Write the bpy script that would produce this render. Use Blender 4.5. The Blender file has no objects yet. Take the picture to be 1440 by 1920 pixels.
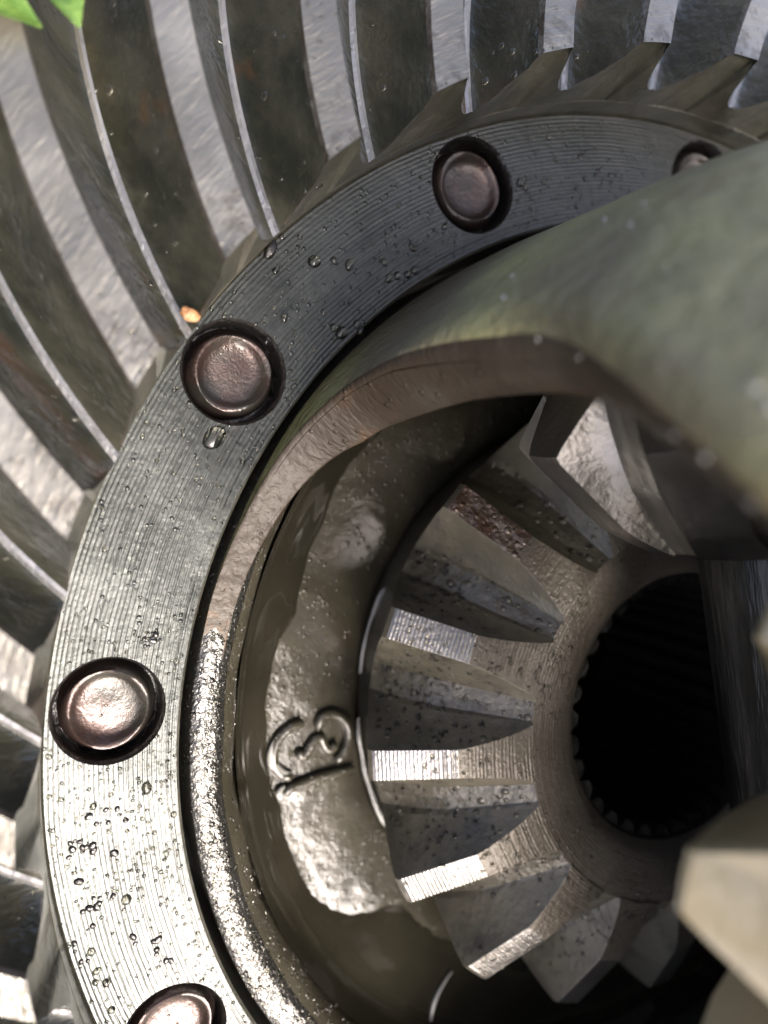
import bpy, bmesh, math, random
from mathutils import Matrix, Vector, noise
random.seed(7)
PI = math.pi
rad = math.radians
S = 0.075            # metres per bolt-circle radius; every builder below works in bolt-circle radii, ring face at z = 0

# ------------------------------------------------------------------ camera, sky, sun, exposure
scene = bpy.context.scene
cam_d = bpy.data.cameras.new('camera')
cam = bpy.data.objects.new('camera', cam_d)
scene.collection.objects.link(cam)
CAM = Vector((-1.06391, 0.43236, 1.08555))
RW = Matrix(((0.91344761, 0.02773379, 0.40601021), (0.0, 0.99767513, -0.06814929), (-0.40695633, 0.06225081, 0.91132397)))
# the whole unit leans: TILT turns the ring gear's own frame (axis = z) into the world's
UP = Vector((-0.1, 0.30, 0.95)).normalized()                     # world up, seen in the ring gear's frame
TILT = UP.rotation_difference(Vector((0, 0, 1))).to_matrix().to_4x4()
mw = RW.transposed().to_4x4()
mw.translation = CAM * S
cam.matrix_world = TILT @ mw
cam_d.sensor_fit = 'HORIZONTAL'
cam_d.sensor_width = 36.0
cam_d.lens = 36.0 * 1375.1 / 1440.0
cam_d.clip_start = 0.002
cam_d.clip_end = 500.0
cam_d.dof.use_dof = True
cam_d.dof.focus_distance = 1.08 * S
cam_d.dof.aperture_fstop = cam_d.lens / 2.0
scene.camera = cam

SUN_DIR = (TILT.to_3x3() @ Vector((0.22, -0.60, 1.03))).normalized()
world = bpy.data.worlds.new('World')
scene.world = world
world.use_nodes = True
wn = world.node_tree
for n in list(wn.nodes):
    wn.nodes.remove(n)
sky = wn.nodes.new('ShaderNodeTexSky')
sky.sky_type = 'NISHITA'
sky.sun_disc = False
sky.sun_elevation = math.asin(SUN_DIR.z)
sky.sun_rotation = math.atan2(SUN_DIR.x, SUN_DIR.y)
sky.air_density = 0.35
sky.ozone_density = 0.0
sky.dust_density = 6.0
bgn = wn.nodes.new('ShaderNodeBackground')
bgn.inputs['Strength'].default_value = 0.15
won = wn.nodes.new('ShaderNodeOutputWorld')
wn.links.new(sky.outputs[0], bgn.inputs[0])
wn.links.new(bgn.outputs[0], won.inputs[0])

sun_d = bpy.data.lights.new('sun', 'SUN')
sun_d.energy = 0.5
sun_d.angle = rad(25)
sun_d.color = (0.89, 0.945, 1.0)
sun = bpy.data.objects.new('sun', sun_d)
scene.collection.objects.link(sun)
sun.rotation_euler = SUN_DIR.to_track_quat('Z', 'Y').to_euler()

scene.view_settings.view_transform = 'Standard'
scene.view_settings.look = 'None'
scene.view_settings.exposure = 1.95
scene.view_settings.gamma = 1.0
scene.view_settings.use_curve_mapping = False
scene.render.engine = 'CYCLES'
scene.cycles.use_denoising = True
scene.cycles.max_bounces = 8
scene.cycles.transmission_bounces = 6
scene.cycles.caustics_reflective = False
scene.cycles.caustics_refractive = False

# ------------------------------------------------------------------ node helpers
class NT:
    def __init__(self, name):
        self.m = bpy.data.materials.new(name)
        self.m.use_nodes = True
        self.t = self.m.node_tree
        for n in list(self.t.nodes):
            self.t.nodes.remove(n)
        self.out = self.n('ShaderNodeOutputMaterial')
        self.b = self.n('ShaderNodeBsdfPrincipled')
        self.l(self.b.outputs[0], self.out.inputs[0])
        tc = self.n('ShaderNodeTexCoord')
        v = self.n('ShaderNodeVectorMath', operation='SCALE')
        self.l(tc.outputs['Object'], v.inputs[0])
        v.inputs['Scale'].default_value = 1.0 / S
        self.co = v.outputs[0]
        oi = self.n('ShaderNodeObjectInfo')
        ad = self.n('ShaderNodeVectorMath', operation='ADD')
        mu = self.n('ShaderNodeMath', operation='MULTIPLY')
        self.l(oi.outputs['Random'], mu.inputs[0])
        mu.inputs[1].default_value = 37.0
        self.l(self.co, ad.inputs[0])
        self.l(mu.outputs[0], ad.inputs[1])
        self.rco = ad.outputs[0]
        self.rnd = oi.outputs['Random']

    def n(self, typ, **kw):
        nd = self.t.nodes.new(typ)
        for k, v in kw.items():
            setattr(nd, k, v)
        return nd

    def l(self, a, b):
        self.t.links.new(a, b)

    def put(self, sock, v):
        if hasattr(v, 'is_linked') or hasattr(v, 'links'):
            self.l(v, sock)
        else:
            sock.default_value = v

    def math(self, op, a, b=None, c=None, clamp=False):
        nd = self.n('ShaderNodeMath', operation=op)
        nd.use_clamp = clamp
        self.put(nd.inputs[0], a)
        if b is not None:
            self.put(nd.inputs[1], b)
        if c is not None:
            self.put(nd.inputs[2], c)
        return nd.outputs[0]

    def noise(self, scale, detail=3, rough=0.55, co=None, distort=0.0, stretch=None):
        nd = self.n('ShaderNodeTexNoise')
        co = co or self.rco
        if stretch:
            mp = self.n('ShaderNodeVectorMath', operation='MULTIPLY')
            self.l(co, mp.inputs[0])
            mp.inputs[1].default_value = stretch
            co = mp.outputs[0]
        self.l(co, nd.inputs['Vector'])
        nd.inputs['Scale'].default_value = scale
        nd.inputs['Detail'].default_value = detail
        nd.inputs['Roughness'].default_value = rough
        nd.inputs['Distortion'].default_value = distort
        return nd.outputs[0]

    def ramp(self, fac, stops):
        nd = self.n('ShaderNodeMapRange')
        nd.interpolation_type = 'SMOOTHSTEP'
        self.l(fac, nd.inputs[0])
        nd.inputs[1].default_value, nd.inputs[2].default_value = stops[0], stops[1]
        nd.inputs[3].default_value, nd.inputs[4].default_value = (stops[2], stops[3]) if len(stops) > 2 else (0.0, 1.0)
        return nd.outputs[0]

    def mix(self, fac, a, b):
        nd = self.n('ShaderNodeMix', data_type='RGBA')
        self.put(nd.inputs[0], fac)
        for k, v in ((6, a), (7, b)):
            if isinstance(v, tuple):
                nd.inputs[k].default_value = (*v, 1.0)
            else:
                self.l(v, nd.inputs[k])
        return nd.outputs[2]

    def radius(self):
        sp = self.n('ShaderNodeSeparateXYZ')
        self.l(self.co, sp.inputs[0])
        xx = self.math('MULTIPLY', sp.outputs[0], sp.outputs[0])
        yy = self.math('MULTIPLY', sp.outputs[1], sp.outputs[1])
        return self.math('SQRT', self.math('ADD', xx, yy))

    def drops(self, scale, dens, size=0.42, co=None):
        """beads of oil: rounded caps in some cells of a Voronoi pattern"""
        v = self.n('ShaderNodeTexVoronoi')
        self.l(co or self.rco, v.inputs['Vector'])
        v.inputs['Scale'].default_value = scale
        sc = self.n('ShaderNodeSeparateColor')
        self.l(v.outputs['Color'], sc.inputs[0])
        patch = self.noise(scale * 0.11, 2, 0.6, co=co or self.rco)
        thr = self.math('ADD', dens, self.math('MULTIPLY', self.math('SUBTRACT', patch, 0.5), 1.6))
        on = self.math('LESS_THAN', sc.outputs[0], thr)
        rr = self.math('MULTIPLY_ADD', sc.outputs[1], size * 0.7, size * 0.3)
        d = self.math('DIVIDE', v.outputs['Distance'], rr)
        h = self.math('SUBTRACT', 1.0, self.math('MULTIPLY', d, d), clamp=True)
        h = self.math('MULTIPLY', self.math('SQRT', h), rr)
        return self.math('MULTIPLY', h, on)

    def bump(self, h, dist, normal=None, strength=1.0):
        nd = self.n('ShaderNodeBump')
        nd.inputs['Strength'].default_value = strength
        nd.inputs['Distance'].default_value = dist * S
        self.l(h, nd.inputs['Height'])
        if normal is not None:
            self.l(normal, nd.inputs['Normal'])
        return nd.outputs[0]

    def done(self, color, metallic=0.9, rough=0.35, normal=None, coat=0.6, coat_rough=0.06, coat_normal=None, ior=1.58):
        b = self.b
        if isinstance(color, tuple):
            b.inputs['Base Color'].default_value = (*color, 1.0)
        else:
            self.l(color, b.inputs['Base Color'])
        self.put(b.inputs['Metallic'], metallic)
        self.put(b.inputs['Roughness'], rough)
        self.put(b.inputs['Coat Weight'], coat)
        self.put(b.inputs['Coat Roughness'], coat_rough)
        b.inputs['Coat IOR'].default_value = ior
        if normal is not None:
            self.l(normal, b.inputs['Normal'])
        cn = coat_normal or normal
        if cn is not None:
            self.l(cn, b.inputs['Coat Normal'])
        return self.m

# ------------------------------------------------------------------ materials
def m_ring_face():
    t = NT('machined_ring_face')
    r = t.radius()
    wob = t.noise(9, 2, co=t.co)
    ph = t.math('ADD', t.math('MULTIPLY', r, 2 * PI / 0.0066), t.math('MULTIPLY', wob, 5.0))
    gr = t.math('MULTIPLY_ADD', t.math('SINE', ph), 0.5, 0.5)
    amp = t.ramp(t.noise(5, 3, co=t.co), (0.3, 0.62, 0.25, 1.0))
    cb = t.n('ShaderNodeCombineXYZ')
    t.l(t.math('ADD', r, t.math('MULTIPLY', wob, 0.004)), cb.inputs[0])
    line = t.noise(170, 3, 0.75, co=cb.outputs[0])
    gr = t.math('ADD', t.math('MULTIPLY', gr, 0.45), t.math('MULTIPLY', line, 1.1))
    gr = t.math('MULTIPLY', gr, amp)
    n1 = t.bump(gr, 0.0013)
    n1 = t.bump(t.noise(60, 3, 0.6, co=t.co), 0.0014, n1)
    n2 = t.bump(t.drops(120, 0.30, co=t.co), 0.0046, n1)
    cn = t.bump(gr, 0.0008)
    cn = t.bump(t.noise(14, 2, co=t.co), 0.003, cn)
    cn = t.bump(t.noise(150, 3, 0.6, co=t.co), 0.0009, cn)
    cn = t.bump(t.drops(120, 0.30, co=t.co), 0.0046, cn)
    col = t.mix(t.ramp(t.noise(3.5, 4, co=t.co), (0.35, 0.7)), (0.038, 0.043, 0.038), (0.058, 0.064, 0.060))
    col = t.mix(t.ramp(t.noise(26, 5, 0.7, co=t.co), (0.6, 0.75, 0, 0.6)), col, (0.03, 0.033, 0.025))
    rg = t.ramp(t.noise(7, 3, co=t.co), (0.3, 0.7, 0.30, 0.42))
    return t.done(col, 0.8, rg, n2, 0.42, 0.04, cn)

def m_tooth():
    t = NT('oily_gear_tooth')
    st = (0.16, 1.0, 0.6)
    col = t.mix(t.ramp(t.noise(14, 4, 0.6, stretch=st), (0.35, 0.68)), (0.034, 0.037, 0.025), (0.098, 0.095, 0.066))
    col = t.mix(t.ramp(t.noise(5.0, 4, 0.6, stretch=(0.4, 1, 1)), (0.60, 0.70, 0, 0.8)), col, (0.17, 0.075, 0.028))
    col = t.mix(t.ramp(t.noise(16, 4, 0.7), (0.56, 0.72, 0, 0.5)), col, (0.02, 0.022, 0.017))
    n = t.bump(t.noise(22, 4, 0.6, stretch=st), 0.0055)
    n = t.bump(t.noise(80, 3, 0.6, stretch=(0.35, 1, 1)), 0.0022, n)
    n = t.bump(t.drops(60, 0.05), 0.0092, n)
    return t.done(col, 0.6, t.ramp(t.noise(9, 3), (0.3, 0.7, 0.22, 0.38)), n, 1.0, 0.10)

def m_scale():
    t = NT('black_forged_scale')
    col = t.mix(t.ramp(t.noise(12, 4, 0.6), (0.35, 0.7)), (0.050, 0.050, 0.038), (0.095, 0.090, 0.068))
    n = t.bump(t.noise(60, 3, 0.6), 0.0022)
    return t.done(col, 0.2, 0.45, n, 0.5, 0.18)

def m_worn_edge():
    t = NT('worn_brown_tooth_edge')
    col = t.mix(t.ramp(t.noise(14, 4, 0.65), (0.40, 0.62)), (0.085, 0.068, 0.048), (0.20, 0.175, 0.145))
    n = t.bump(t.noise(70, 3, 0.6), 0.004)
    return t.done(col, 0.7, 0.4, n, 0.6, 0.15)

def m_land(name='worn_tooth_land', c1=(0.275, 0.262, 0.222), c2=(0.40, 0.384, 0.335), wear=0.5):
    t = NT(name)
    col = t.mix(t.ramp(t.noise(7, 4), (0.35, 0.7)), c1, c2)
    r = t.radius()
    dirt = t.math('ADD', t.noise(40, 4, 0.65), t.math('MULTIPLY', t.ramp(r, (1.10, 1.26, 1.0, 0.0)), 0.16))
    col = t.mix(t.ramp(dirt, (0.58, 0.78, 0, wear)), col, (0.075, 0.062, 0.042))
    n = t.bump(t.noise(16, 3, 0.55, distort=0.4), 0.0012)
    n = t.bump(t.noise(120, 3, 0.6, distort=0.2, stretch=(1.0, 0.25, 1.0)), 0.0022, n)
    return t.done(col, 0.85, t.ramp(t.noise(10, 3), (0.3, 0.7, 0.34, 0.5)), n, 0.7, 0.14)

def m_bolt():
    t = NT('copper_tinted_bolt')
    nz = t.noise(9, 4, 0.6)
    col = t.mix(t.ramp(nz, (0.40, 0.62)), (0.070, 0.044, 0.038), (0.050, 0.048, 0.041))
    col = t.mix(t.ramp(t.noise(28, 4, 0.65), (0.5, 0.75, 0, 0.7)), col, (0.095, 0.078, 0.07))
    n = t.bump(t.noise(14, 3, 0.55), 0.0030)
    n = t.bump(t.noise(150, 2, 0.6), 0.0010, n)
    return t.done(col, 0.7, 0.44, n, 0.45, 0.12)

def m_dark_hole():
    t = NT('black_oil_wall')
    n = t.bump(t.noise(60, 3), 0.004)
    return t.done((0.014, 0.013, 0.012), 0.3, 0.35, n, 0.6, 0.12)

def m_case(name, c1, c2, rust, bumpy=0.016, rough=(0.34, 0.55), metal=0.75, dr=0.45):
    t = NT(name)
    col = t.mix(t.ramp(t.noise(6, 5, 0.6, co=t.co), (0.35, 0.7)), c1, c2)
    col = t.mix(t.ramp(t.noise(4.2, 5, 0.7, co=t.co), (0.56, 0.72, 0, rust)), col, (0.24, 0.115, 0.04))
    n = t.bump(t.noise(48, 3, 0.6, co=t.co), bumpy)
    n = t.bump(t.noise(140, 3, 0.6, co=t.co), bumpy * 0.36, n)
    if dr:
        n = t.bump(t.drops(95, dr, co=t.co), 0.0055, n)
    return t.done(col, metal, t.ramp(t.noise(8, 3, co=t.co), (0.3, 0.7, rough[0], rough[1])), n, 1.0, 0.05)

def m_floor():
    t = NT('wet_cast_case_floor')
    t.b.inputs['Specular IOR Level'].default_value = 0.15
    col = t.mix(t.ramp(t.noise(6, 5, 0.6, co=t.co), (0.35, 0.7)), (0.032, 0.029, 0.018), (0.056, 0.051, 0.036))
    col = t.mix(t.ramp(t.noise(4.2, 5, 0.7, co=t.co), (0.56, 0.72, 0, 0.15)), col, (0.16, 0.08, 0.03))
    n = t.bump(t.noise(30, 3, 0.5, co=t.co), 0.0022)
    n = t.bump(t.noise(200, 3, 0.65, co=t.co), 0.0006, n)
    n = t.bump(t.drops(110, 0.36, 0.5, co=t.co), 0.0050, n)
    return t.done(col, 0.1, t.ramp(t.noise(8, 3, co=t.co), (0.3, 0.7, 0.3, 0.4)), n, 1.0, 0.03)

def m_barrel():
    t = NT('oily_stained_sunlit_barrel')
    col = t.mix(t.ramp(t.noise(1.7, 3, 0.5, co=t.co), (0.44, 0.62)), (0.165, 0.14, 0.084), (0.40, 0.40, 0.17))  # bright olive here, cream below: sunlight put into the colour
    col = t.mix(t.ramp(t.noise(2.6, 4, 0.6, co=t.co), (0.54, 0.72, 0, 0.7)), col, (0.62, 0.57, 0.36))
    col = t.mix(t.ramp(t.noise(4.1, 5, 0.7, co=t.co), (0.58, 0.72, 0, 0.55)), col, (0.20, 0.12, 0.055))
    col = t.mix(t.ramp(t.noise(38, 5, 0.75, co=t.co), (0.50, 0.72, 0, 0.55)), col, (0.09, 0.075, 0.045))
    n = t.bump(t.noise(48, 4, 0.65, co=t.co), 0.009)
    return t.done(col, 0.0, 0.5, n, 0.7, 0.14)

def m_cut_edge():
    t = NT('machined_window_edge')
    col = t.mix(t.ramp(t.noise(5, 4, co=t.co), (0.4, 0.65)), (0.036, 0.025, 0.015), (0.056, 0.046, 0.032))
    col = t.mix(t.ramp(t.noise(10, 4, 0.7, co=t.co, stretch=(1, 1, 0.3)), (0.55, 0.72, 0, 0.6)), col, (0.13, 0.058, 0.018))
    n = t.bump(t.noise(130, 2, 0.5, co=t.co, stretch=(0.3, 0.3, 1.4)), 0.0028)
    n = t.bump(t.noise(60, 3, 0.6, co=t.co), 0.0015, n)
    n = t.bump(t.drops(70, 0.2, co=t.co), 0.0079, n)
    return t.done(col, 0.25, 0.6, n, 0.15, 0.3)

def m_gear_turned(name='turned_gear_steel', c1=(0.10, 0.087, 0.064), c2=(0.15, 0.132, 0.102), pitch=0.0062, amp=0.00028, rough=0.48, metal=0.5, coat=0.4):
    t = NT(name)
    r = t.radius()
    ph = t.math('ADD', t.math('MULTIPLY', r, 2 * PI / pitch), t.math('MULTIPLY', t.noise(14, 2, co=t.co), 4.0))
    g = t.math('MULTIPLY_ADD', t.math('SINE', ph), 0.5, 0.5)
    g2 = t.noise(1.0, 2, co=None)
    cb = t.n('ShaderNodeCombineXYZ')
    t.l(r, cb.inputs[0])
    rn = t.noise(140, 2, 0.7, co=cb.outputs[0])
    n = t.bump(t.math('MULTIPLY', g, t.ramp(t.noise(7, 2), (0.35, 0.65, 0.2, 1.0))), amp)
    n = t.bump(rn, 0.0013, n)
    n = t.bump(t.noise(120, 3, 0.6), 0.0016, n)
    n = t.bump(t.drops(85, 0.10), 0.0065, n)
    col = t.mix(t.ramp(t.noise(9, 4), (0.35, 0.7)), c1, c2)
    col = t.mix(t.ramp(t.noise(30, 4, 0.7), (0.62, 0.78, 0, 0.7)), col, (0.12, 0.10, 0.07))
    return t.done(col, metal, rough, n, coat, 0.10)

def m_flank():
    t = NT('dark_oily_flank')
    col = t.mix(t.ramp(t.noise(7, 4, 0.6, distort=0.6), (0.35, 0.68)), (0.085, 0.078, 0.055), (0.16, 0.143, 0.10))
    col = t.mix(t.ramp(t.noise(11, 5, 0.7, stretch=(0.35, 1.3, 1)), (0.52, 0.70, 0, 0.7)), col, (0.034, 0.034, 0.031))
    n = t.bump(t.noise(12, 3, 0.5), 0.005)
    n = t.bump(t.noise(90, 3, 0.6), 0.0016, n)
    n = t.bump(t.drops(75, 0.10), 0.0073, n)
    return t.done(col, 0.1, t.ramp(t.noise(7, 3), (0.3, 0.7, 0.40, 0.55)), n, 0.22, 0.2)

def m_root():
    t = NT('beaded_valley_oil')
    col = t.mix(t.ramp(t.noise(9, 4), (0.35, 0.7)), (0.075, 0.068, 0.048), (0.13, 0.116, 0.084))
    n = t.bump(t.noise(30, 3, 0.6), 0.006)
    n = t.bump(t.drops(62, 0.62, 0.5), 0.0089, n)
    return t.done(col, 0.2, 0.36, n, 0.45, 0.06)

def m_rusty():
    t = NT('rusty_tooth_land')
    col = t.mix(t.ramp(t.noise(16, 5, 0.7), (0.35, 0.65)), (0.085, 0.045, 0.025), (0.15, 0.115, 0.082))
    n = t.bump(t.noise(30, 4, 0.6), 0.012)
    n = t.bump(t.drops(70, 0.75, 0.5), 0.0079, n)
    return t.done(col, 0.55, 0.35, n, 1.0, 0.05)

def m_pinion():
    t = NT('burnished_pinion_steel')
    col = t.mix(t.ramp(t.noise(6, 4, 0.6), (0.35, 0.65)), (0.15, 0.14, 0.12), (0.25, 0.24, 0.22))
    n = t.bump(t.noise(14, 3, 0.5, stretch=(1, 1, 0.3)), 0.003)
    n = t.bump(t.noise(90, 3, 0.6), 0.0012, n)
    return t.done(col, 0.85, 0.34, n, 0.5, 0.1)

def m_shaft():
    t = NT('streaked_dark_shaft')
    col = t.mix(t.ramp(t.noise(26, 5, 0.7, stretch=(1, 1, 0.12)), (0.4, 0.7)), (0.018, 0.018, 0.016), (0.07, 0.07, 0.064))
    n = t.bump(t.noise(40, 4, 0.6, stretch=(1, 1, 0.1)), 0.006)
    return t.done(col, 0.7, 0.45, n, 0.4, 0.15)

def m_oil(name, col, rough=0.05, sc=6, bd=0.004):
    t = NT(name)
    n = t.bump(t.noise(sc, 3, 0.5, co=t.co), bd)
    c2 = tuple(x * 1.5 for x in col)
    return t.done(t.mix(t.ramp(t.noise(6, 4, co=t.co), (0.35, 0.7)), col, c2), 0.0, rough, n, 1.0, 0.03)

def m_drop():
    t = NT('clear_oil_bead')
    t.b.inputs['Base Color'].default_value = (0.86, 0.84, 0.72, 1)
    t.b.inputs['Transmission Weight'].default_value = 1.0
    t.b.inputs['Roughness'].default_value = 0.02
    t.b.inputs['IOR'].default_value = 1.47
    return t.m

def m_plain(name, c1, c2, rough, sc=12, bd=0.004, trans=0.0):
    t = NT(name)
    n = t.bump(t.noise(sc * 2, 3, co=t.co), bd)
    t.b.inputs['Subsurface Weight'].default_value = trans
    return t.done(t.mix(t.ramp(t.noise(sc, 4, co=t.co), (0.35, 0.7)), c1, c2), 0.0, rough, n, 0.2, 0.2)

M = dict(
    face=m_ring_face(), tooth=m_tooth(), land=m_land(), line=m_land('root_highlight_line', (0.45, 0.445, 0.42), (0.68, 0.67, 0.65), 0.4), worn=m_worn_edge(), scale=m_scale(), bolt=m_bolt(), hole=m_dark_hole(),  # line: specular streak of the tooth valley painted as pale steel
    rim=m_case('rough_case_rim', (0.055, 0.055, 0.048), (0.09, 0.09, 0.083), 0.15, 0.0060, (0.28, 0.40), 0.8),
    floor=m_floor(),
    barrel=m_barrel(),
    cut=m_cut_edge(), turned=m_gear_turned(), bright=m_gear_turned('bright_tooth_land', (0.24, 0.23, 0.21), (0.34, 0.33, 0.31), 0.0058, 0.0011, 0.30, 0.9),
    flank=m_flank(), root=m_root(), rusty=m_rusty(), pinion=m_pinion(), shaft=m_shaft(),
    near=m_case('painted_sunlit_gear', (0.60, 0.47, 0.25), (0.70, 0.58, 0.35), 0.1, 0.0012, (0.35, 0.5), 0.2, 0.0),  # lit copy of the gear steel: sunlight put into the tan colour
    oil=m_oil('olive_oil_pool', (0.017, 0.0155, 0.0105)), bead=m_oil('glint_pale_oil_bead', (0.26, 0.26, 0.235), 0.12, 20, 0.004), drop=m_drop(),  # bead: whitish base colour stands in for glints on the oil
    housing=m_case('dark_housing_iron', (0.05, 0.05, 0.042), (0.08, 0.078, 0.06), 0.2, 0.02, (0.4, 0.6), 0.3),
    grass=m_plain('fresh_grass', (0.045, 0.11, 0.014), (0.15, 0.25, 0.05), 0.4, 34, 0.006, 0.1),
    flake=m_plain('rust_flake', (0.35, 0.17, 0.07), (0.48, 0.28, 0.14), 0.5, 60, 0.006),
)

# ------------------------------------------------------------------ mesh helpers
COL = scene.collection

def mesh(name, verts, faces, mats, mi=None, angle=38, smooth=True):
    me = bpy.data.meshes.new(name)
    me.from_pydata([(x * S, y * S, z * S) for x, y, z in verts], [], faces)
    for m in (mats if isinstance(mats, (list, tuple)) else [mats]):
        me.materials.append(m)
    if mi is not None:
        me.polygons.foreach_set('material_index', mi)
    me.polygons.foreach_set('use_smooth', [smooth] * len(me.polygons))
    if smooth and angle:
        me.set_sharp_from_angle(angle=rad(angle))
    me.update()
    return me

def fix(me):
    bm = bmesh.new()
    bm.from_mesh(me)
    bmesh.ops.recalc_face_normals(bm, faces=bm.faces)
    bm.to_mesh(me)
    bm.free()
    return me

def obj(name, me, parent=None):
    o = bpy.data.objects.new(name, me)
    COL.objects.link(o)
    if parent:
        o.parent = parent
    return o

def tag(o, label=None, cat=None, group=None, kind=None):
    for k, v in (('label', label), ('category', cat), ('group', group), ('kind', kind)):
        if v:
            o[k] = v
    return o

def empty(name, loc=(0, 0, 0), rot=None):
    o = bpy.data.objects.new(name, None)
    o.empty_display_size = 0.01
    COL.objects.link(o)
    m = (rot.to_4x4() if rot else Matrix.Identity(4))
    m.translation = Vector(loc) * S
    o.matrix_world = m
    return o

def lathe(profile, seg=240, a0=0.0, a1=2 * PI, jitter=None):
    """profile: list of (r, z); returns verts, faces, row index per face"""
    full = abs(a1 - a0 - 2 * PI) < 1e-6
    nc = seg if full else seg + 1
    V, F, K = [], [], []
    for i, (r, z) in enumerate(profile):
        for j in range(nc):
            a = a0 + (a1 - a0) * j / seg
            dr = dz = 0.0
            if jitter:
                dr, dz = jitter(i, r, z, a)
            V.append(((r + dr) * math.cos(a), (r + dr) * math.sin(a), z + dz))
    for i in range(len(profile) - 1):
        for j in range(seg):
            k = (j + 1) % nc
            F.append((i * nc + j, i * nc + k, (i + 1) * nc + k, (i + 1) * nc + j))
            K.append(i)
    return V, F, K

def smooth_path(pts, n):
    """Catmull-Rom through points (any dimension)"""
    out = []
    P = [pts[0]] + list(pts) + [pts[-1]]
    for i in range(1, len(P) - 2):
        for k in range(n):
            t = k / n
            out.append(tuple(0.5 * (2 * b + (c - a) * t + (2 * a - 5 * b + 4 * c - d) * t * t + (3 * b - a - 3 * c + d) * t ** 3)
                             for a, b, c, d in zip(P[i - 1], P[i], P[i + 1], P[i + 2])))
    out.append(tuple(pts[-1]))
    return out

def tube(path, rads, flat=1.0, seg=8):
    """a tapered tube along a path lying close to a z-plane"""
    V, F = [], []
    n = len(path)
    for i, p in enumerate(path):
        p = Vector(p)
        d = (Vector(path[min(i + 1, n - 1)]) - Vector(path[max(i - 1, 0)])).normalized()
        s = d.cross(Vector((0, 0, 1)))
        s = s.normalized() if s.length > 1e-6 else Vector((1, 0, 0))
        u = s.cross(d)
        for k in range(seg):
            a = 2 * PI * k / seg
            V.append(tuple(p + s * math.cos(a) * rads[i] + u * math.sin(a) * rads[i] * flat))
    for i in range(n - 1):
        for k in range(seg):
            F.append((i * seg + k, i * seg + (k + 1) % seg, (i + 1) * seg + (k + 1) % seg, (i + 1) * seg + k))
    F.append(tuple(range(seg))[::-1])
    F.append(tuple((n - 1) * seg + k for k in range(seg)))
    return V, F

def pol(r, deg, z):
    a = rad(deg)
    return (r * math.cos(a), r * math.sin(a), z)

def lerp_table(tab, x):
    if x <= tab[0][0]:
        return tab[0][1]
    for (x0, y0), (x1, y1) in zip(tab, tab[1:]):
        if x <= x1:
            return y0 + (y1 - y0) * (x - x0) / (x1 - x0)
    return tab[-1][1]

# ------------------------------------------------------------------ housing behind the gears
V, F, K = lathe([(0.0, -0.62), (1.0, -0.62), (1.62, -0.52), (1.86, -0.25), (1.93, 0.02), (2.05, 0.03), (2.06, -0.66), (0.0, -0.70)], 128)
house = obj('axle_housing', fix(mesh('axle_housing', V, F, M['housing'])))
tag(house, 'dark oily iron housing bowl behind the gears', 'housing', kind='structure')

# ------------------------------------------------------------------ ring gear
R_IN, R_OUT, R_BOLT, R_HOLE = 0.8995, 1.0848, 1.0, 0.0782
BOLT0 = 205.669
NT_RING = 37
ring = empty('ring_gear')
tag(ring, 'large toothed ring gear with a row of round bolt ends in its grooved face', 'ring gear')

bm = bmesh.new()
edges = []
def loop(cx, cy, r, n):
    vs = [bm.verts.new(((cx + r * math.cos(2 * PI * k / n)) * S, (cy + r * math.sin(2 * PI * k / n)) * S, 0)) for k in range(n)]
    edges.extend(bm.edges.new((vs[k], vs[(k + 1) % n])) for k in range(n))
loop(0, 0, R_IN + 0.004, 240)
loop(0, 0, R_OUT - 0.003, 240)
for k in range(12):
    a = rad(BOLT0 - 30 * k)
    loop(math.cos(a), math.sin(a), R_HOLE, 48)
bmesh.ops.triangle_fill(bm, use_beauty=True, use_dissolve=False, edges=edges)
bmesh.ops.recalc_face_normals(bm, faces=bm.faces)
if sum(f.normal.z for f in bm.faces) < 0:
    bmesh.ops.reverse_faces(bm, faces=bm.faces)
me = bpy.data.meshes.new('ring_face')
bm.to_mesh(me)
bm.free()
me.materials.append(M['face'])
obj('ring_face', me, ring)

V, F, K = lathe([(R_IN + 0.004, 0.0), (R_IN, -0.005), (R_IN, -0.34), (1.56, -0.34), (1.56, -0.06), (1.50, -0.055), (1.09, 0.055), (R_OUT, 0.05), (R_OUT, -0.003), (R_OUT - 0.003, 0.0)], 240)
obj('ring_body', fix(mesh('ring_body', V, F, M['scale'])), ring)

# bolt ends: a recessed socket wall and the domed, dished end of the bolt
hv, hf, hk = lathe([(R_HOLE, 0.0), (R_HOLE - 0.0035, -0.004), (R_HOLE - 0.005, -0.012), (R_HOLE - 0.006, -0.06), (0.0, -0.06)], 48)
hole_me = fix(mesh('bolt_hole', hv, hf, M['hole']))
bv, bf, bk = lathe([(0.0680, -0.055), (0.0680, -0.040), (0.0665, -0.034), (0.0645, -0.031), (0.0630, -0.024), (0.0600, -0.017), (0.0570, -0.0105), (0.0540, -0.0095),
                    (0.0500, -0.0120), (0.0460, -0.0185), (0.040, -0.0215), (0.028, -0.0225), (0.014, -0.0220), (0.0001, -0.0215)], 48,
                   jitter=lambda i, r, z, a: (0.0010 * math.sin(3 * a + i) * min(1, r / 0.03), 0.0016 * math.sin(2 * a + 0.5 * i) * min(1, (r / 0.045) ** 2)))
bolt_me = fix(mesh('bolt', bv, bf, [M['bolt']], angle=50))
for k in range(12):
    x, y, z = pol(R_BOLT, BOLT0 - 30 * k, 0)
    b = obj('bolt', bolt_me, ring)
    b.location = (x * S, y * S, 0)
    b.rotation_euler = (0.02 * math.sin(k * 2.1), 0.02 * math.cos(k * 1.7), k * 1.9)
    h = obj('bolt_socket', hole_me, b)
    h.rotation_euler = (0, 0, k * 0.8)

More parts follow.
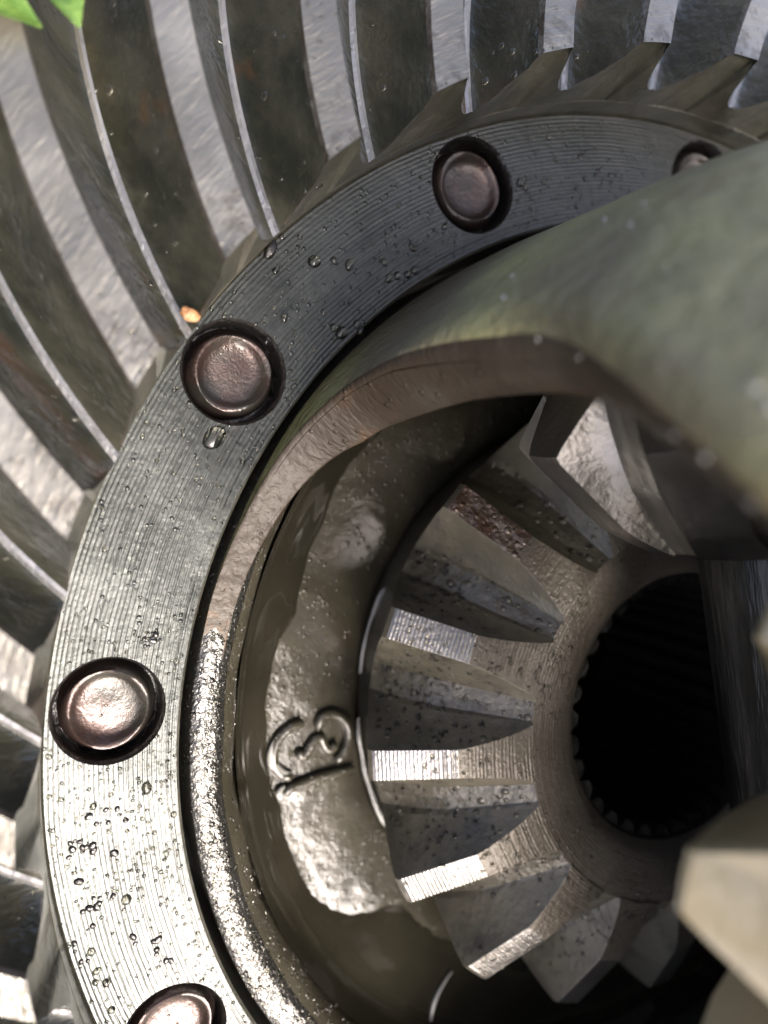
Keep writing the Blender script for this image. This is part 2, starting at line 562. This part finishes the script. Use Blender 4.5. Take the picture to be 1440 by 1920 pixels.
# spiral teeth: each is one sector from valley to valley
def trace(r):
    x = r - 1.11
    return -29.0 * x - 3.0 * x * x
def z_land(r): return 0.195 - 0.25 * (r - 1.11)
def z_root(r): return 0.098 - 0.31 * (r - 1.085)
PITCH = 360.0 / NT_RING
def tooth_section(r):
    """list of (angle offset deg, height fraction 0..1) from valley to valley: a U-shaped valley with a low ridge along its middle"""
    half = PITCH / 2
    wl = math.degrees(0.0285 / r)
    left = [(-half, 0.034)]
    d0 = math.degrees(0.0060 / r)
    for t in (0.0, 0.07, 0.16, 0.27, 0.40, 0.55, 0.70, 0.85, 0.96):
        w = (half - d0) + (wl - half + d0) * t
        left.append((-w, 0.016 + 0.965 * (0.10 * t + 0.90 * t ** 1.75)))
    left += [(-wl * 0.97, 1.0), (-wl * 0.4, 1.004)]
    return left + [(-a, h) for a, h in left[::-1]]
rows = [1.0849, 1.0885, 1.0925, 1.097, 1.102, 1.108, 1.118] + [1.118 + 0.437 * k / 18 for k in range(1, 19)]
V, F, MI = [], [], []
ncol = len(tooth_section(1.1))
for j in range(ncol):                                            # foot of the toe face
    ang = tooth_section(1.0848)[j][0] + trace(1.0848)
    V.append(pol(1.0850, ang, 0.046))
for i, r0 in enumerate(rows):
    for j in range(ncol):
        h = tooth_section(r0)[j][1]
        r = r0
        if i < 5:                                                # toe face leans back with height and its corner is rounded
            lean = 0.020 * h + 0.012 * max(0, h - 0.75) / 0.25
            r = r0 + lean * (1 - i / 5)
        z = z_root(r) + h * (z_land(r) - z_root(r))
        if i == 0 and h > 0.9:
            z -= 0.006
        V.append(pol(r, tooth_section(r)[j][0] + trace(r), z))
for i in range(len(rows)):
    for j in range(ncol - 1):
        F.append((i * ncol + j, i * ncol + j + 1, (i + 1) * ncol + j + 1, (i + 1) * ncol + j))
        top = ncol // 2 - 2 <= j <= ncol // 2
        c = ncol // 2 - 1
        if i == 0:
            MI.append(3)
        elif top and i > 3:
            MI.append(1)
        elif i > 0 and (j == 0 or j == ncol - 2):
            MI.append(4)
        elif i > 1 and j in (c - 2, c + 2):
            MI.append(2)
        elif i == 1 and (3 <= j < c - 2 or c + 2 < j <= ncol - 5):
            MI.append(2)
        else:
            MI.append(0)
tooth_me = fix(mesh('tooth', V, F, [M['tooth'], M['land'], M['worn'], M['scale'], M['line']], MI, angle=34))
TOOTH0 = 150.9
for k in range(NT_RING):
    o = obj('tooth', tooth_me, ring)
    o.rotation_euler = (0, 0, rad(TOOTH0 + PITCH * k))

# ------------------------------------------------------------------ differential case
case = empty('differential_case')
tag(case, 'oily cast iron differential case with an arched window and a cast number 13 inside', 'differential case')
def nz(x, y, z, s): return noise.noise(Vector((x * s, y * s, z * s)))
def jit_floor(i, r, z, a):
    x, y = r * math.cos(a), r * math.sin(a)
    k = 1.0 if i > 6 else (0.5 if i >= 4 else 0.0)
    d = 0.0012 * nz(x, y, 0.3, 22) + 0.0025 * nz(x, y, 1.3, 4) + 0.0008 * nz(x, y, 4.3, 60)
    return (0.006 * nz(x, y, 2.0, 9) * k, d * k)
RIM = [(0.8845, -0.36), (0.8845, -0.010), (0.8815, -0.006), (0.868, -0.005), (0.850, -0.006), (0.842, -0.009), (0.832, -0.020), (0.822, -0.026), (0.812, -0.040),
       (0.803, -0.070), (0.796, -0.100), (0.786, -0.122), (0.772, -0.136), (0.755, -0.143), (0.735, -0.1465), (0.715, -0.1480), (0.695, -0.1490), (0.675, -0.1500),
       (0.655, -0.1510), (0.635, -0.1525), (0.610, -0.1545), (0.585, -0.157), (0.565, -0.162), (0.550, -0.172), (0.543, -0.20), (0.54, -0.42), (0.30, -0.44), (0.20, -0.44)]
# rim, strip and floor are separate parts that meet edge to edge
V, F, K = lathe(RIM[:7], 480, jitter=lambda i, r, z, a: jit_floor(i, r, z, a) if i < 6 else jit_floor(5, r, z, a))
obj('rim', fix(mesh('rim', V, F, M['rim'], angle=50)), case)
V, F, K = lathe(RIM[6:], 600, jitter=lambda i, r, z, a: jit_floor(i + 6, r, z, a) if i else jit_floor(5, r, z, a))
floor_o = obj('case_floor', fix(mesh('case_floor', V, F, M['floor'], angle=60)), case)

RO = [(0.0, 0.884), (0.25, 0.884), (0.45, 0.880), (0.55, 0.868), (0.65, 0.845), (0.75, 0.805), (0.85, 0.74), (0.92, 0.675), (0.98, 0.60), (1.02, 0.53), (1.15, 0.42)]
RI = [(-0.01, 0.850), (0.01, 0.838), (0.04, 0.822), (0.09, 0.803), (0.16, 0.794), (0.30, 0.790), (0.50, 0.772), (0.62, 0.748), (0.72, 0.718), (0.85, 0.655), (0.92, 0.59), (0.98, 0.52), (1.02, 0.45), (1.15, 0.35)]
EDGE = [(-0.008, 172.0), (-0.002, 164.0), (0.010, 156.5), (0.03, 151.0), (0.055, 147.5), (0.09, 144.8), (0.13, 142.6), (0.20, 141.0), (0.30, 139.6), (0.40, 138.8), (0.48, 138.9), (0.55, 140.3), (0.62, 142.6),
        (0.68, 144.9), (0.74, 147.3), (0.80, 150.4), (0.86, 154.0), (0.92, 158.5), (0.97, 165.0), (0.99, 172.0), (1.00, 182.0), (1.003, 195.0)]
WIN_C = 195.0
EZ = smooth_path(EDGE, 4)
ns = 200
def fillet(z): return lerp_table([(0.0, 0.008), (0.22, 0.012), (0.42, 0.050), (1.1, 0.055)], z)
V, F, MI = [], [], []
for z, a1 in EZ:
    a0 = 2 * WIN_C - a1
    ro, ri = lerp_table(RO, z), lerp_table(RI, z)
    for rr, sgn in ((ro, 1), (ri, 0)):
        for k in range(ns + 1):
            t = k / ns
            t = 0.5 - 0.5 * math.cos(PI * t)
            a = a0 + (a1 + 360 - a0) * t
            x, y, zz = pol(rr, a, z)
            # the cut edge is softened
            arc = min(a - a0, a1 + 360 - a) * PI / 180 * rr
            fr = fillet(z) if sgn else 0.006
            q = 0.0
            if arc < fr:
                q = (fr - math.sqrt(max(0.0, fr * fr - (fr - arc) ** 2))) * (-1 if sgn else 1)
            d = 0.004 * nz(x, y, zz, 5)
            V.append(pol(rr + q + d, a, z))
w = ns + 1
for i in range(len(EZ) - 1):
    b0, b1 = i * 2 * w, (i + 1) * 2 * w
    for k in range(ns):
        kk = min(k, ns - 1 - k)
        edge = 1 if kk < 6 else 0
        F.append((b0 + k, b0 + k + 1, b1 + k + 1, b1 + k)); MI.append(edge)
        F.append((b0 + w + k + 1, b0 + w + k, b1 + w + k, b1 + w + k + 1)); MI.append(edge)
barrel = obj('barrel', fix(mesh('barrel', V, F, [M['barrel'], M['cut']], MI, angle=50)), case)
for side in (0, 1):
    V, F = [], []
    for i, (z, a1) in enumerate(EZ):
        a = a1 if side else 2 * WIN_C - a1
        ro, ri = lerp_table(RO, z) - fillet(z), lerp_table(RI, z) + 0.006
        for j in range(7):
            t = j / 6
            r = ro + (ri - ro) * t
            bulge = 0.25 * math.sin(PI * t)                     # degrees
            x, y, zz = pol(r, a, z)
            V.append(pol(r, a + (bulge + 0.12 * nz(x, y, zz, 14)) * (1 if side else -1), z))
    for i in range(len(EZ) - 1):
        for j in range(6):
            F.append((i * 7 + j, i * 7 + j + 1, (i + 1) * 7 + j + 1, (i + 1) * 7 + j))
    obj('window_edge', fix(mesh('window_edge', V, F, M['cut'], angle=60)), case)
prof = [(lerp_table(RO, z), z) for z in (1.003, 1.02, 1.06, 1.1, 1.15)] + [(0.42, 1.22), (0.35, 1.22)] + [(lerp_table(RI, z), z) for z in (1.15, 1.1, 1.06, 1.02, 1.003)]
prof.append(prof[0])
V, F, K = lathe(prof, 120)
obj('dome', fix(mesh('dome', V, F, M['barrel'], angle=50)), case)

# the cast number 13, lying on its side on the case floor
def ray(px, py, z):
    d = RW.transposed() @ Vector(((px - 720) / 1375.1, -(py - 960) / 1375.1, -1.0))
    return CAM + d * ((z - CAM.z) / d.z)
num = [[(566, 1352), (541, 1362), (520, 1383), (511, 1409), (512, 1434), (527, 1450), (546, 1453)],
       [(558, 1404), (563, 1416), (573, 1408), (585, 1388), (598, 1381), (606, 1397), (617, 1402), (628, 1391)],
       [(592, 1366), (601, 1342), (622, 1336), (645, 1350), (651, 1379), (641, 1408), (626, 1424)]]
one = [[(531, 1487), (541, 1475), (573, 1462), (600, 1453), (660, 1437)]]
def floor_z(r):
    return lerp_table(sorted((a, b) for a, b in RIM[8:24]), r)
def stroke_mesh(strokes, rr, lift):
    V, F = [], []
    for st in strokes:
        P = []
        for p in smooth_path(st, 6):
            z = -0.15
            for _ in range(3):
                c = ray(p[0], p[1], z)
                z = floor_z(math.hypot(c.x, c.y))
            P.append((c.x, c.y, z + lift))
        n = len(P)
        v, f = tube(P, [rr * min(1.0, 0.55 + 0.2 * min(i, n - 1 - i)) for i in range(n)], 0.85)
        o = len(V)
        V += v
        F += [tuple(i + o for i in q) for q in f]
    return fix(mesh('cast_digit', V, F, M['floor'], angle=70))
d3 = obj('cast_digit', stroke_mesh(num, 0.0095, 0.0085), floor_o)
d3['label'] = 'raised digit 3 lying on its side'
d1 = obj('cast_digit', stroke_mesh(one, 0.0095, 0.0085), floor_o)
d1['label'] = 'raised digit 1 lying on its side below the 3'

# ------------------------------------------------------------------ bevel side gears and pinion
def bevel_tooth(name, n, P, mats):
    """sector from valley to valley; P: outer radius ro, land break rb, inner radius ri, heights zo, zb, zi of the top line, root zro at ro, zi at ri"""
    half = 180.0 / n
    land_sl = (P['zb'] - P['zo']) / (P['ro'] - P['rb'])
    def z_top(r):
        if r >= P['rb']:
            return P['zo'] + land_sl * (P['ro'] - r)
        t = (P['rb'] - r) / (P['rb'] - P['ri'])
        return P['zb'] + (P['zi'] - P['zb']) * (t ** 0.9)
    def z_ln(r): return P['zo'] + land_sl * (P['ro'] - r)
    def z_rt(r):
        t = (P['ro'] - r) / (P['ro'] - P['ri'])
        return P['zr'] + (P['zi'] - 0.003 - P['zr']) * t
    T = [0.0, 0.08, 0.2, 0.38, 0.58, 0.8, 1.0]
    rws = [P['ro'] - (P['ro'] - P['rb']) * k / 8 for k in range(9)] + [P['rb'] - (P['rb'] - P['ri']) * k / 10 for k in range(1, 11)]
    V, F, MI = [], [], []
    cols = 3 + len(T) * 2 + 2 + 1 - 1
    def section(r):
        zt, zl, zr = z_top(r), z_ln(r), z_rt(r)
        H = max(zl - zr, 1e-4)
        wl = P['wl'] * (0.72 + 0.28 * r / P['ro'])
        hp = rad(half) * r
        wb = hp - P['gap'] * r / P['ro']
        top = min(1.0, max(0.0, (zt - zr) / H))
        sec = [(-hp, zr + 0.0), (-hp + (hp - wb) * 0.5, zr - 0.000)]
        fl = []
        for t in T:
            h = t * top
            w = wb + (wl - wb) * (h ** 0.8)
            fl.append((w, zr + 0.004 * (1 if t else 0) * top + H * h))
        sec += [(-w_, z_) for w_, z_ in fl] + [(0.0, fl[-1][1] + 0.0006)] + [(w_, z_) for w_, z_ in fl[::-1]]
        sec += [(hp - (hp - wb) * 0.5, zr), (hp, zr)]
        return [(math.degrees(w_ / r), z_) for w_, z_ in sec]
    nc = len(section(P['ro']))
    # outer end: skirt, back cone leaning in towards the root, then a small chamfer
    so = section(P['ro'])
    def hfrac(z): return min(1.0, max(0.0, (z - P['zr']) / (P['zo'] - P['zr'])))
    def back(h): return P['lean'] * (1 - h)
    for a, z in so:
        V.append(pol(P['ro'] - P['lean'] - 0.012, a, P['zr'] - P['skirt']))
    for a, z in so:
        V.append(pol(P['ro'] - P['lean'] - 0.004, a, P['zr'] - 0.02))
    for a, z in so:
        V.append(pol(P['ro'] - back(hfrac(z)) + 0.004, a, z - 0.010))
    for i, r in enumerate(rws):
        for a, z in section(r):
            rr = r
            if i < 8:
                rr = r - back(hfrac(z if i == 0 else z + (P['zo'] - z_top(r)))) * (1 - i / 8)
                zz = z if i == 0 else z
            V.append(pol(rr, a, z if i else z))
    for i in range(len(rws) + 2):
        for j in range(nc - 1):
            F.append((i * nc + j, i * nc + j + 1, (i + 1) * nc + j + 1, (i + 1) * nc + j))
            c = nc // 2
            if i < 3:
                MI.append(1)
            elif j in (c - 1, c):
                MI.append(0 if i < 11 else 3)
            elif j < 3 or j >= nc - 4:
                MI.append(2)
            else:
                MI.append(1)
    me = mesh(name, V, F, mats, MI, angle=50)
    return fix(me)

GP = dict(ro=0.600, rb=0.478, ri=0.355, zo=0.02, zb=0.085, zi=0.118, zr=-0.090, wl=0.0255, gap=0.027, lean=0.050, skirt=0.11)
N_SIDE = 16
def hub(P, bore=True, mat=None):
    prof = [(P['ri'] + 0.001, P['zi'] - 0.0025), (0.335, P['zi'] - 0.001), (0.300, P['zi'] - 0.006), (0.276, 0.106), (0.269, 0.101), (0.262, 0.095), (0.252, 0.086)]
    return fix(mesh('hub_face', *lathe(prof, 160)[:2], mat or M['turned'], angle=50))

def side_gear(rot, label, phase, rusty=None, mats=None):
    g = empty('side_gear', rot[0], rot[1])
    tag(g, label, 'gear')
    ms = mats or [M['bright'], M['flank'], M['root'], M['turned']]
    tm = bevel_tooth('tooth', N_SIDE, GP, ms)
    for k in range(N_SIDE):
        me = tm
        if rusty is not None and k == rusty:
            me = tm.copy()
            me.materials[0] = M['rusty']
        o = obj('tooth', me, g)
        o.rotation_euler = (0, 0, rad(phase + 360.0 / N_SIDE * k))
        if me is not tm:
            o['label'] = 'tooth with a rusty beaded top'
    obj('hub_face', hub(GP, mat=ms[3]), g)
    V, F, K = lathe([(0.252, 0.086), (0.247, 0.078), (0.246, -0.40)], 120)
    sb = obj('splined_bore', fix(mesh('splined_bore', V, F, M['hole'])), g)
    n = 34
    hw = 2 * PI / n * 0.5 * 0.246
    v = []
    for z in (0.080, -0.38):
        for w_, r in ((-hw * 0.92, 0.2475), (-hw * 0.55, 0.236), (-hw * 0.32, 0.2235), (hw * 0.32, 0.2235), (hw * 0.55, 0.236), (hw * 0.92, 0.2475)):
            rr = r + (0.006 if z > 0 and r < 0.23 else 0)
            v.append((rr, w_, z - (0.0 if r > 0.23 else 0.004)))
    f = [(0, 1, 2, 3, 4, 5), (11, 10, 9, 8, 7, 6)] + [(k, k + 6, (k + 1) % 6 + 6, (k + 1) % 6) for k in range(6)]
    sm = fix(mesh('spline_tooth', v, f, [M['hole'], M['shaft']], [1, 0] + [0] * 6, angle=30))
    for k in range(n):
        o = obj('spline_tooth', sm, sb)
        o.rotation_euler = (0, 0, 2 * PI * k / n)
    return g

Z_PIN = 0.338
far_gear = side_gear(((0, 0, 0), Matrix.Identity(3)), 'tan steel conical side gear with splined bore seated deep in the case', 185.0, rusty=14)
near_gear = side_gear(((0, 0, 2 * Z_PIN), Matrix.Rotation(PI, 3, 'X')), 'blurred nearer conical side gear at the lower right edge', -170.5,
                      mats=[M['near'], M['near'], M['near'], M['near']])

def round_edges(g, wdt):
    for ch in g.children:
        if ch.name.split('.')[0] == 'tooth':
            bv_ = ch.modifiers.new('rounded', 'BEVEL')
            bv_.width = wdt * S
            bv_.segments = 3
            bv_.limit_method = 'ANGLE'
            bv_.angle_limit = rad(28)
bpy.context.view_layer.update()
round_edges(near_gear, 0.022)
round_edges(far_gear, 0.0022)

# pinion on the cross shaft
TH_P = 104.0
axis = Vector((math.cos(rad(TH_P)), math.sin(rad(TH_P)), 0))
# local z of the pinion points back to the apex (towards the ring axis)
zl = -axis
xl = Vector((0, 0, 1))
yl = zl.cross(xl)
rotp = Matrix((xl, yl, zl)).transposed()
PP = dict(ro=0.352, rb=0.275, ri=0.215, zo=-0.03, zb=0.075, zi=0.13, zr=-0.10, wl=0.042, gap=0.026, lean=0.05, skirt=0.05)
pin = empty('pinion_gear', axis * 0.515 + Vector((0, 0, Z_PIN)), rotp)
tag(pin, 'small conical pinion gear with a bright tooth in the shadow under the arch', 'gear')
pm = bevel_tooth('tooth', 10, PP, [M['pinion'], M['pinion'], M['pinion'], M['pinion']])
PIN_PHASE = -79.0
for k in range(10):
    o = obj('tooth', pm, pin)
    o.rotation_euler = (0, 0, rad(PIN_PHASE + 36 * k))
round_edges(pin, 0.005)
V, F, K = lathe([(0.216, 0.127), (0.17, 0.135), (0.125, 0.132), (0.125, -0.2)], 96)
obj('hub_face', fix(mesh('hub_face', V, F, M['pinion'])), pin)
V, F, K = lathe([(0.0001, -0.81), (0.112, -0.81), (0.118, -0.80), (0.118, 0.80), (0.112, 0.81), (0.0001, 0.81)], 64)
shaft = obj('pinion_shaft', fix(mesh('pinion_shaft', V, F, M['shaft'])))
mm = rotp.to_4x4()
mm.translation = Vector((0, 0, Z_PIN * S))
shaft.matrix_world = mm
tag(shaft, 'dark streaked cross shaft standing in front of the splined bore', 'shaft')

# ------------------------------------------------------------------ oil on the case floor
def pool_mesh(name, th0, th1, inner, outer, mat, lift=0.004, nseg=150):
    V, F = [], []
    n = 12
    for i in range(nseg + 1):
        th = th0 + (th1 - th0) * i / nseg
        ri, ro = inner(th), outer(th)
        end = min(i, nseg - i) / 6.0
        for j in range(n + 1):
            t = j / n
            r = ri + (ro - ri) * t
            x, y, _ = pol(r, th, 0)
            f = floor_z(r)
            lvl = f + lift * min(1.0, t * 3) + 0.010 * max(0.0, t - 0.15) * (1 - 0.35 * t) + 0.0010 * nz(x, y, 0, 10)
            if t == 0 or i in (0, nseg):
                lvl = f - 0.006
            elif end < 1:
                lvl = f - 0.006 + (lvl - f + 0.006) * math.sin(end * PI / 2)
            V.append(pol(r, th, lvl))
    w = n + 1
    for i in range(nseg):
        for j in range(n):
            F.append((i * w + j, i * w + j + 1, (i + 1) * w + j + 1, (i + 1) * w + j))
    return fix(mesh(name, V, F, mat, angle=80))
INN = [(128, 0.71), (145, 0.72), (154, 0.706), (166, 0.692), (172, 0.712), (178, 0.724), (189, 0.728), (194, 0.716), (199, 0.722), (204, 0.724), (210, 0.716), (216, 0.690), (220, 0.625), (223, 0.600), (300, 0.60)]
pool = obj('oil_pool', pool_mesh('oil_pool', 128, 300, lambda a: lerp_table(INN, a) + 0.006 * nz(a * 0.2, 0, 0, 1), lambda a: 0.802, M['oil']))
tag(pool, 'smooth brown oil pooled along the edge of the case floor', 'oil', kind='stuff')

def on_floor(px, py, lift=0.0):
    z = -0.15
    for _ in range(4):
        c = ray(px, py, z)
        z = floor_z(math.hypot(c.x, c.y)) + lift
    return (c.x, c.y, z)
def bead(px_path, w, label, lift=0.006, flat=0.7, sub=6):
    P = [on_floor(p[0], p[1], lift) for p in smooth_path([q[:2] for q in px_path], sub)]
    ws = [q[0] for q in smooth_path([(q[2],) for q in px_path], sub)]
    v, f = tube(P, [max(0.0006, x * w) for x in ws], flat, 10)
    o = obj('oil_bead', fix(mesh('oil_bead', v, f, M['bead'], angle=80)))  # white highlight of the oil meniscus carried by the pale colour
    tag(o, label, 'oil', 'shining oil beads on the case floor')
    return o
bead([(522, 1380, 0.3), (514, 1395, 0.7), (509, 1415, 1.0), (513, 1434, 1.2), (524, 1447, 1.2), (538, 1452, 0.9), (548, 1450, 0.3)], 0.0075, 'shining crescent of oil hugging the left side of the cast 3', 0.010)
bead([(527, 1497, 0.9), (524, 1488, 1.1), (527, 1480, 0.8), (534, 1474, 0.3)], 0.0058, 'small shining oil bead at the left end of the cast 1', 0.010)
bead([(731, 1098, 0.6), (716, 1112, 1.3), (704, 1140, 1.2), (690, 1180, 0.7), (680, 1225, 0.9), (676, 1262, 0.6)], 0.0042, 'upper shining oil line along the side gear teeth', 0.012, sub=5)
bead([(672, 1345, 0.4), (673, 1380, 1.0), (679, 1415, 0.9), (684, 1445, 1.2), (693, 1475, 1.0), (705, 1510, 1.3), (716, 1535, 1.2), (725, 1552, 0.4)], 0.0042, 'lower shining oil line along the side gear teeth', 0.012, sub=5)
bead([(808, 1915, 0.4), (812, 1888, 1.0), (822, 1862, 0.8), (838, 1835, 0.5), (848, 1822, 0.3)], 0.0048, 'short shining oil streak near the bottom edge', 0.012, sub=5)

# ------------------------------------------------------------------ drops, residue, flake, grass
bpy.context.view_layer.update()
deps = bpy.context.evaluated_depsgraph_get()
def drop_at(p, n, r, h, acc, seg=8):
    V, F = acc
    n = n.normalized()
    s = n.orthogonal().normalized()
    u = n.cross(s)
    o = len(V)
    st = 1.0 + random.uniform(0, 0.5)
    a_ = random.uniform(0, PI)
    s, u = s * math.cos(a_) + u * math.sin(a_), u * math.cos(a_) - s * math.sin(a_)
    for rr, hh in ((1.0, -0.15), (0.97, 0.28), (0.72, 0.72), (0.36, 0.94)):
        for k in range(seg):
            a = 2 * PI * k / seg
            V.append(tuple(p + s * (math.cos(a) * r * rr * st) + u * (math.sin(a) * r * rr) + n * (hh * r * h)))
    V.append(tuple(p + n * (r * h)))
    for i in range(3):
        for k in range(seg):
            F.append((o + i * seg + k, o + i * seg + (k + 1) % seg, o + (i + 1) * seg + (k + 1) % seg, o + (i + 1) * seg + k))
    for k in range(seg):
        F.append((o + 3 * seg + k, o + 3 * seg + (k + 1) % seg, o + 4 * seg))
def cast(x, y, z0=0.34):
    hit, loc, nor, idx, ob, mt = scene.ray_cast(deps, Vector((x, y, z0)) * S, Vector((0, 0, -1)))
    return (loc / S, nor, ob) if hit else None
def scatter(acc, n, r0, r1, a0, a1, s0, s1, z0, names, cl=6.0, thr=-0.1, h=0.7, pw=2.2):
    made = tries = 0
    while made < n and tries < n * 12:
        tries += 1
        r, a = math.sqrt(random.uniform(r0 * r0, r1 * r1)), random.uniform(a0, a1)
        x, y, _ = pol(r, a, 0)
        if nz(x, y, n * 0.1, cl) < thr + random.uniform(-0.25, 0.25):
            continue
        c = cast(x, y, z0)
        if not c or c[2].name.split('.')[0] not in names:
            continue
        drop_at(c[0], c[1], s0 + (s1 - s0) * random.random() ** pw, h, acc)
        made += 1
acc = ([], [])
scatter(acc, 1500, 0.905, 1.08, 100, 232, 0.0010, 0.0030, 0.05, ('ring_face',), 5.0, -0.05)
scatter(acc, 90, 0.905, 1.08, 100, 232, 0.0030, 0.0060, 0.05, ('ring_face',), 8.0, 0.1)
for k in range(5):
    scatter(acc, 12, 0.95, 1.05, BOLT0 - 30 * k - 3.0, BOLT0 - 30 * k + 3.0, 0.0008, 0.0026, 0.05, ('bolt',), 8.0, -0.3)
scatter(acc, 900, 0.80, 0.884, 150, 235, 0.0012, 0.0034, 0.05, ('rim', 'case_floor'), 7.0, -0.1)
scatter(acc, 1500, 0.64, 0.76, 128, 215, 0.0016, 0.0048, 0.05, ('case_floor',), 4.5, 0.0)
scatter(acc, 900, 0.36, 0.60, 120, 260, 0.0014, 0.0046, 0.2, ('tooth',), 7.0, 0.02)
scatter(acc, 420, 0.272, 0.37, 120, 280, 0.0010, 0.0034, 0.2, ('hub_face',), 6.0, 0.0)
scatter(acc, 420, 1.09, 1.45, 60, 200, 0.0010, 0.0036, 0.5, ('tooth',), 3.5, 0.18)
for px, py, d in ((640, 624, 12), (655, 497, 9), (589, 491, 12), (627, 489, 7), (745, 517, 8), (764, 515, 8), (780, 507, 9), (275, 1478, 9), (175, 1512, 6),
                  (237, 1687, 9), (532, 597, 6), (676, 620, 8), (668, 608, 6), (975, 343, 9), (985, 352, 7), (500, 640, 6)):
    c = ray(px, py, 0.0)
    drop_at(c, Vector((0, 0, 1)), d * 0.00082, 0.75, acc, 14)
me = fix(mesh('oil_droplets', acc[0], acc[1], M['drop'], angle=0))
tag(obj('oil_droplets', me), 'tiny clear oil droplets beaded all over the metal', 'droplets', kind='stuff')
acc = ([], [])
random.seed(21)
def cast_dir(p, d):
    hit, loc, nor, idx, ob, mt = scene.ray_cast(deps, Vector(p) * S, Vector(d).normalized())
    return (loc / S, nor, ob) if hit else None
for k in range(26):                                              # beads on the window edge and the barrel beside it
    z = 0.36 + 0.44 * random.random() ** 0.6
    a1 = lerp_table(EDGE, z)
    if k % 2:
        r = random.uniform(lerp_table(RI, z) + 0.01, lerp_table(RO, z) - 0.02)
        c = cast_dir(pol(r, a1 + 7, z), -Vector(pol(1, a1 + 90, 0)))
    else:
        a = a1 - random.uniform(2, 14)
        c = cast_dir(pol(1.3, a, z), -Vector(pol(1, a, 0)))
    if c and c[2].name.split('.')[0] in ('barrel', 'window_edge'):
        drop_at(c[0], c[1], random.uniform(0.0016, 0.0036), 0.75, acc, 12)
me = fix(mesh('glint_pale_droplets', acc[0], acc[1], M['bead'], angle=0))  # bright glints of these drops painted by the pale bead colour
tag(obj('glint_pale_droplets', me), 'pale blurred droplets on the arched window edge and the case beside it', 'droplets', kind='stuff')

acc = ([], [])
c = ray(402, 821, 0.0)
drop_at(Vector((0, 0, 0)), Vector((0, 0, 1)), 0.0145, 0.45, acc, 28)
o = obj('oil_drop', fix(mesh('oil_drop', acc[0], acc[1], M['drop'], angle=0)))
o.location = c * S
tag(o, 'single large round oil drop just below a bolt end on the ring face', 'oil drop')

acc = ([], [])
random.seed(11)
for cx, cy, n, sp in ((160, 1585, 15, 44), (180, 1690, 9, 36), (282, 1196, 9, 16), (1130, 345, 10, 46), (205, 1530, 7, 45), (150, 1800, 8, 60), (300, 1780, 8, 60)):
    for k in range(n):
        c = ray(cx + random.gauss(0, sp * 0.45), cy + random.gauss(0, sp * 0.45), 0.0)
        r = math.hypot(c.x, c.y)
        if R_IN + 0.01 < r < R_OUT - 0.01:
            drop_at(c, Vector((0, 0, 1)), random.uniform(0.0018, 0.0055), 0.55, acc)
me = fix(mesh('oil_residue', acc[0], acc[1], M['hole'], angle=0))
tag(obj('oil_residue', me), 'dark clumps of oil residue on the ring face', 'residue', kind='stuff')

def lump(name, mat, loc, rx, ry, rz, rot, seed):
    bm = bmesh.new()
    bmesh.ops.create_icosphere(bm, subdivisions=3, radius=1.0)
    for v in bm.verts:
        d = 1 + 0.22 * noise.noise(v.co * 1.7 + Vector((seed, 0, 0))) + 0.1 * noise.noise(v.co * 5 + Vector((0, seed, 0)))
        v.co = Vector((v.co.x * rx * d, v.co.y * ry * d, v.co.z * rz * d)) * S
    me = bpy.data.meshes.new(name)
    bm.to_mesh(me)
    bm.free()
    me.materials.append(mat)
    me.polygons.foreach_set('use_smooth', [True] * len(me.polygons))
    o = obj(name, me)
    o.location = loc * S
    o.rotation_euler = (0, 0, rot)
    return o
tag(lump('rust_flake', M['flake'], ray(356, 590, 0.112), 0.0140, 0.0085, 0.007, -0.3, 3), 'small orange rust flake lodged above a bolt end', 'flake')
tag(lump('oil_blob', M['hole'], ray(508, 467, 0.004), 0.0085, 0.015, 0.005, -0.35, 9), 'long black oil blob on the outer edge of the ring face', 'oil drop')

def blade(base, tip, w, bend, acc):
    V, F = acc
    o = len(V)
    base, tip = Vector(base), Vector(tip)
    d = (tip - base)
    side = d.cross(Vector((0.35, 0.1, 1))).normalized()
    up = side.cross(d).normalized()
    n = 12
    for i in range(n + 1):
        t = i / n
        c = base + d * t + up * (bend * math.sin(PI * t))
        ww = w * (1 - t ** 9) + 0.0008
        for q, hgt in ((-1, 0.25), (-0.5, 0.05), (0, -0.1), (0.5, 0.05), (1, 0.25)):
            V.append(tuple(c + side * q * ww + up * hgt * ww))
        for q, hgt in ((1, 0.20), (0.5, 0.0), (0, -0.15), (-0.5, 0.0), (-1, 0.20)):
            V.append(tuple(c + side * q * ww * 0.98 + up * (hgt * ww - 0.002)))
    for i in range(n):
        for k in range(10):
            F.append((o + i * 10 + k, o + i * 10 + (k + 1) % 10, o + (i + 1) * 10 + (k + 1) % 10, o + (i + 1) * 10 + k))
    F.append(tuple(o + k for k in range(10)))
    F.append(tuple(o + n * 10 + k for k in range(10))[::-1])
for t, da, w_, be, lab in (                                      # each lies from the housing rim across the tooth tops
        ((150, 52, 0.135), -6.0, 0.062, 0.010, 'broad bright green grass blade hanging over the top left corner'),
        ((78, 50, 0.130), 4.0, 0.050, 0.012, 'narrower green grass blade left of the broad one at the top left')):
    acc = ([], [])
    tip = ray(*t)
    base = Vector(pol(1.98, math.degrees(math.atan2(tip.y, tip.x)) + da, 0.045))
    blade(base, tip, w_, be, acc)
    o = obj('grass_blade', fix(mesh('grass_blade', acc[0], acc[1], M['grass'], angle=60)))
    tag(o, lab, 'grass', 'grass blades over the ring gear teeth')

# ------------------------------------------------------------------ lean the unit as it stands (FINAL_TILT)
bpy.context.view_layer.update()
for o in list(scene.objects):
    if o.parent is None and o.type not in {'CAMERA', 'LIGHT'}:
        o.matrix_world = TILT @ o.matrix_world
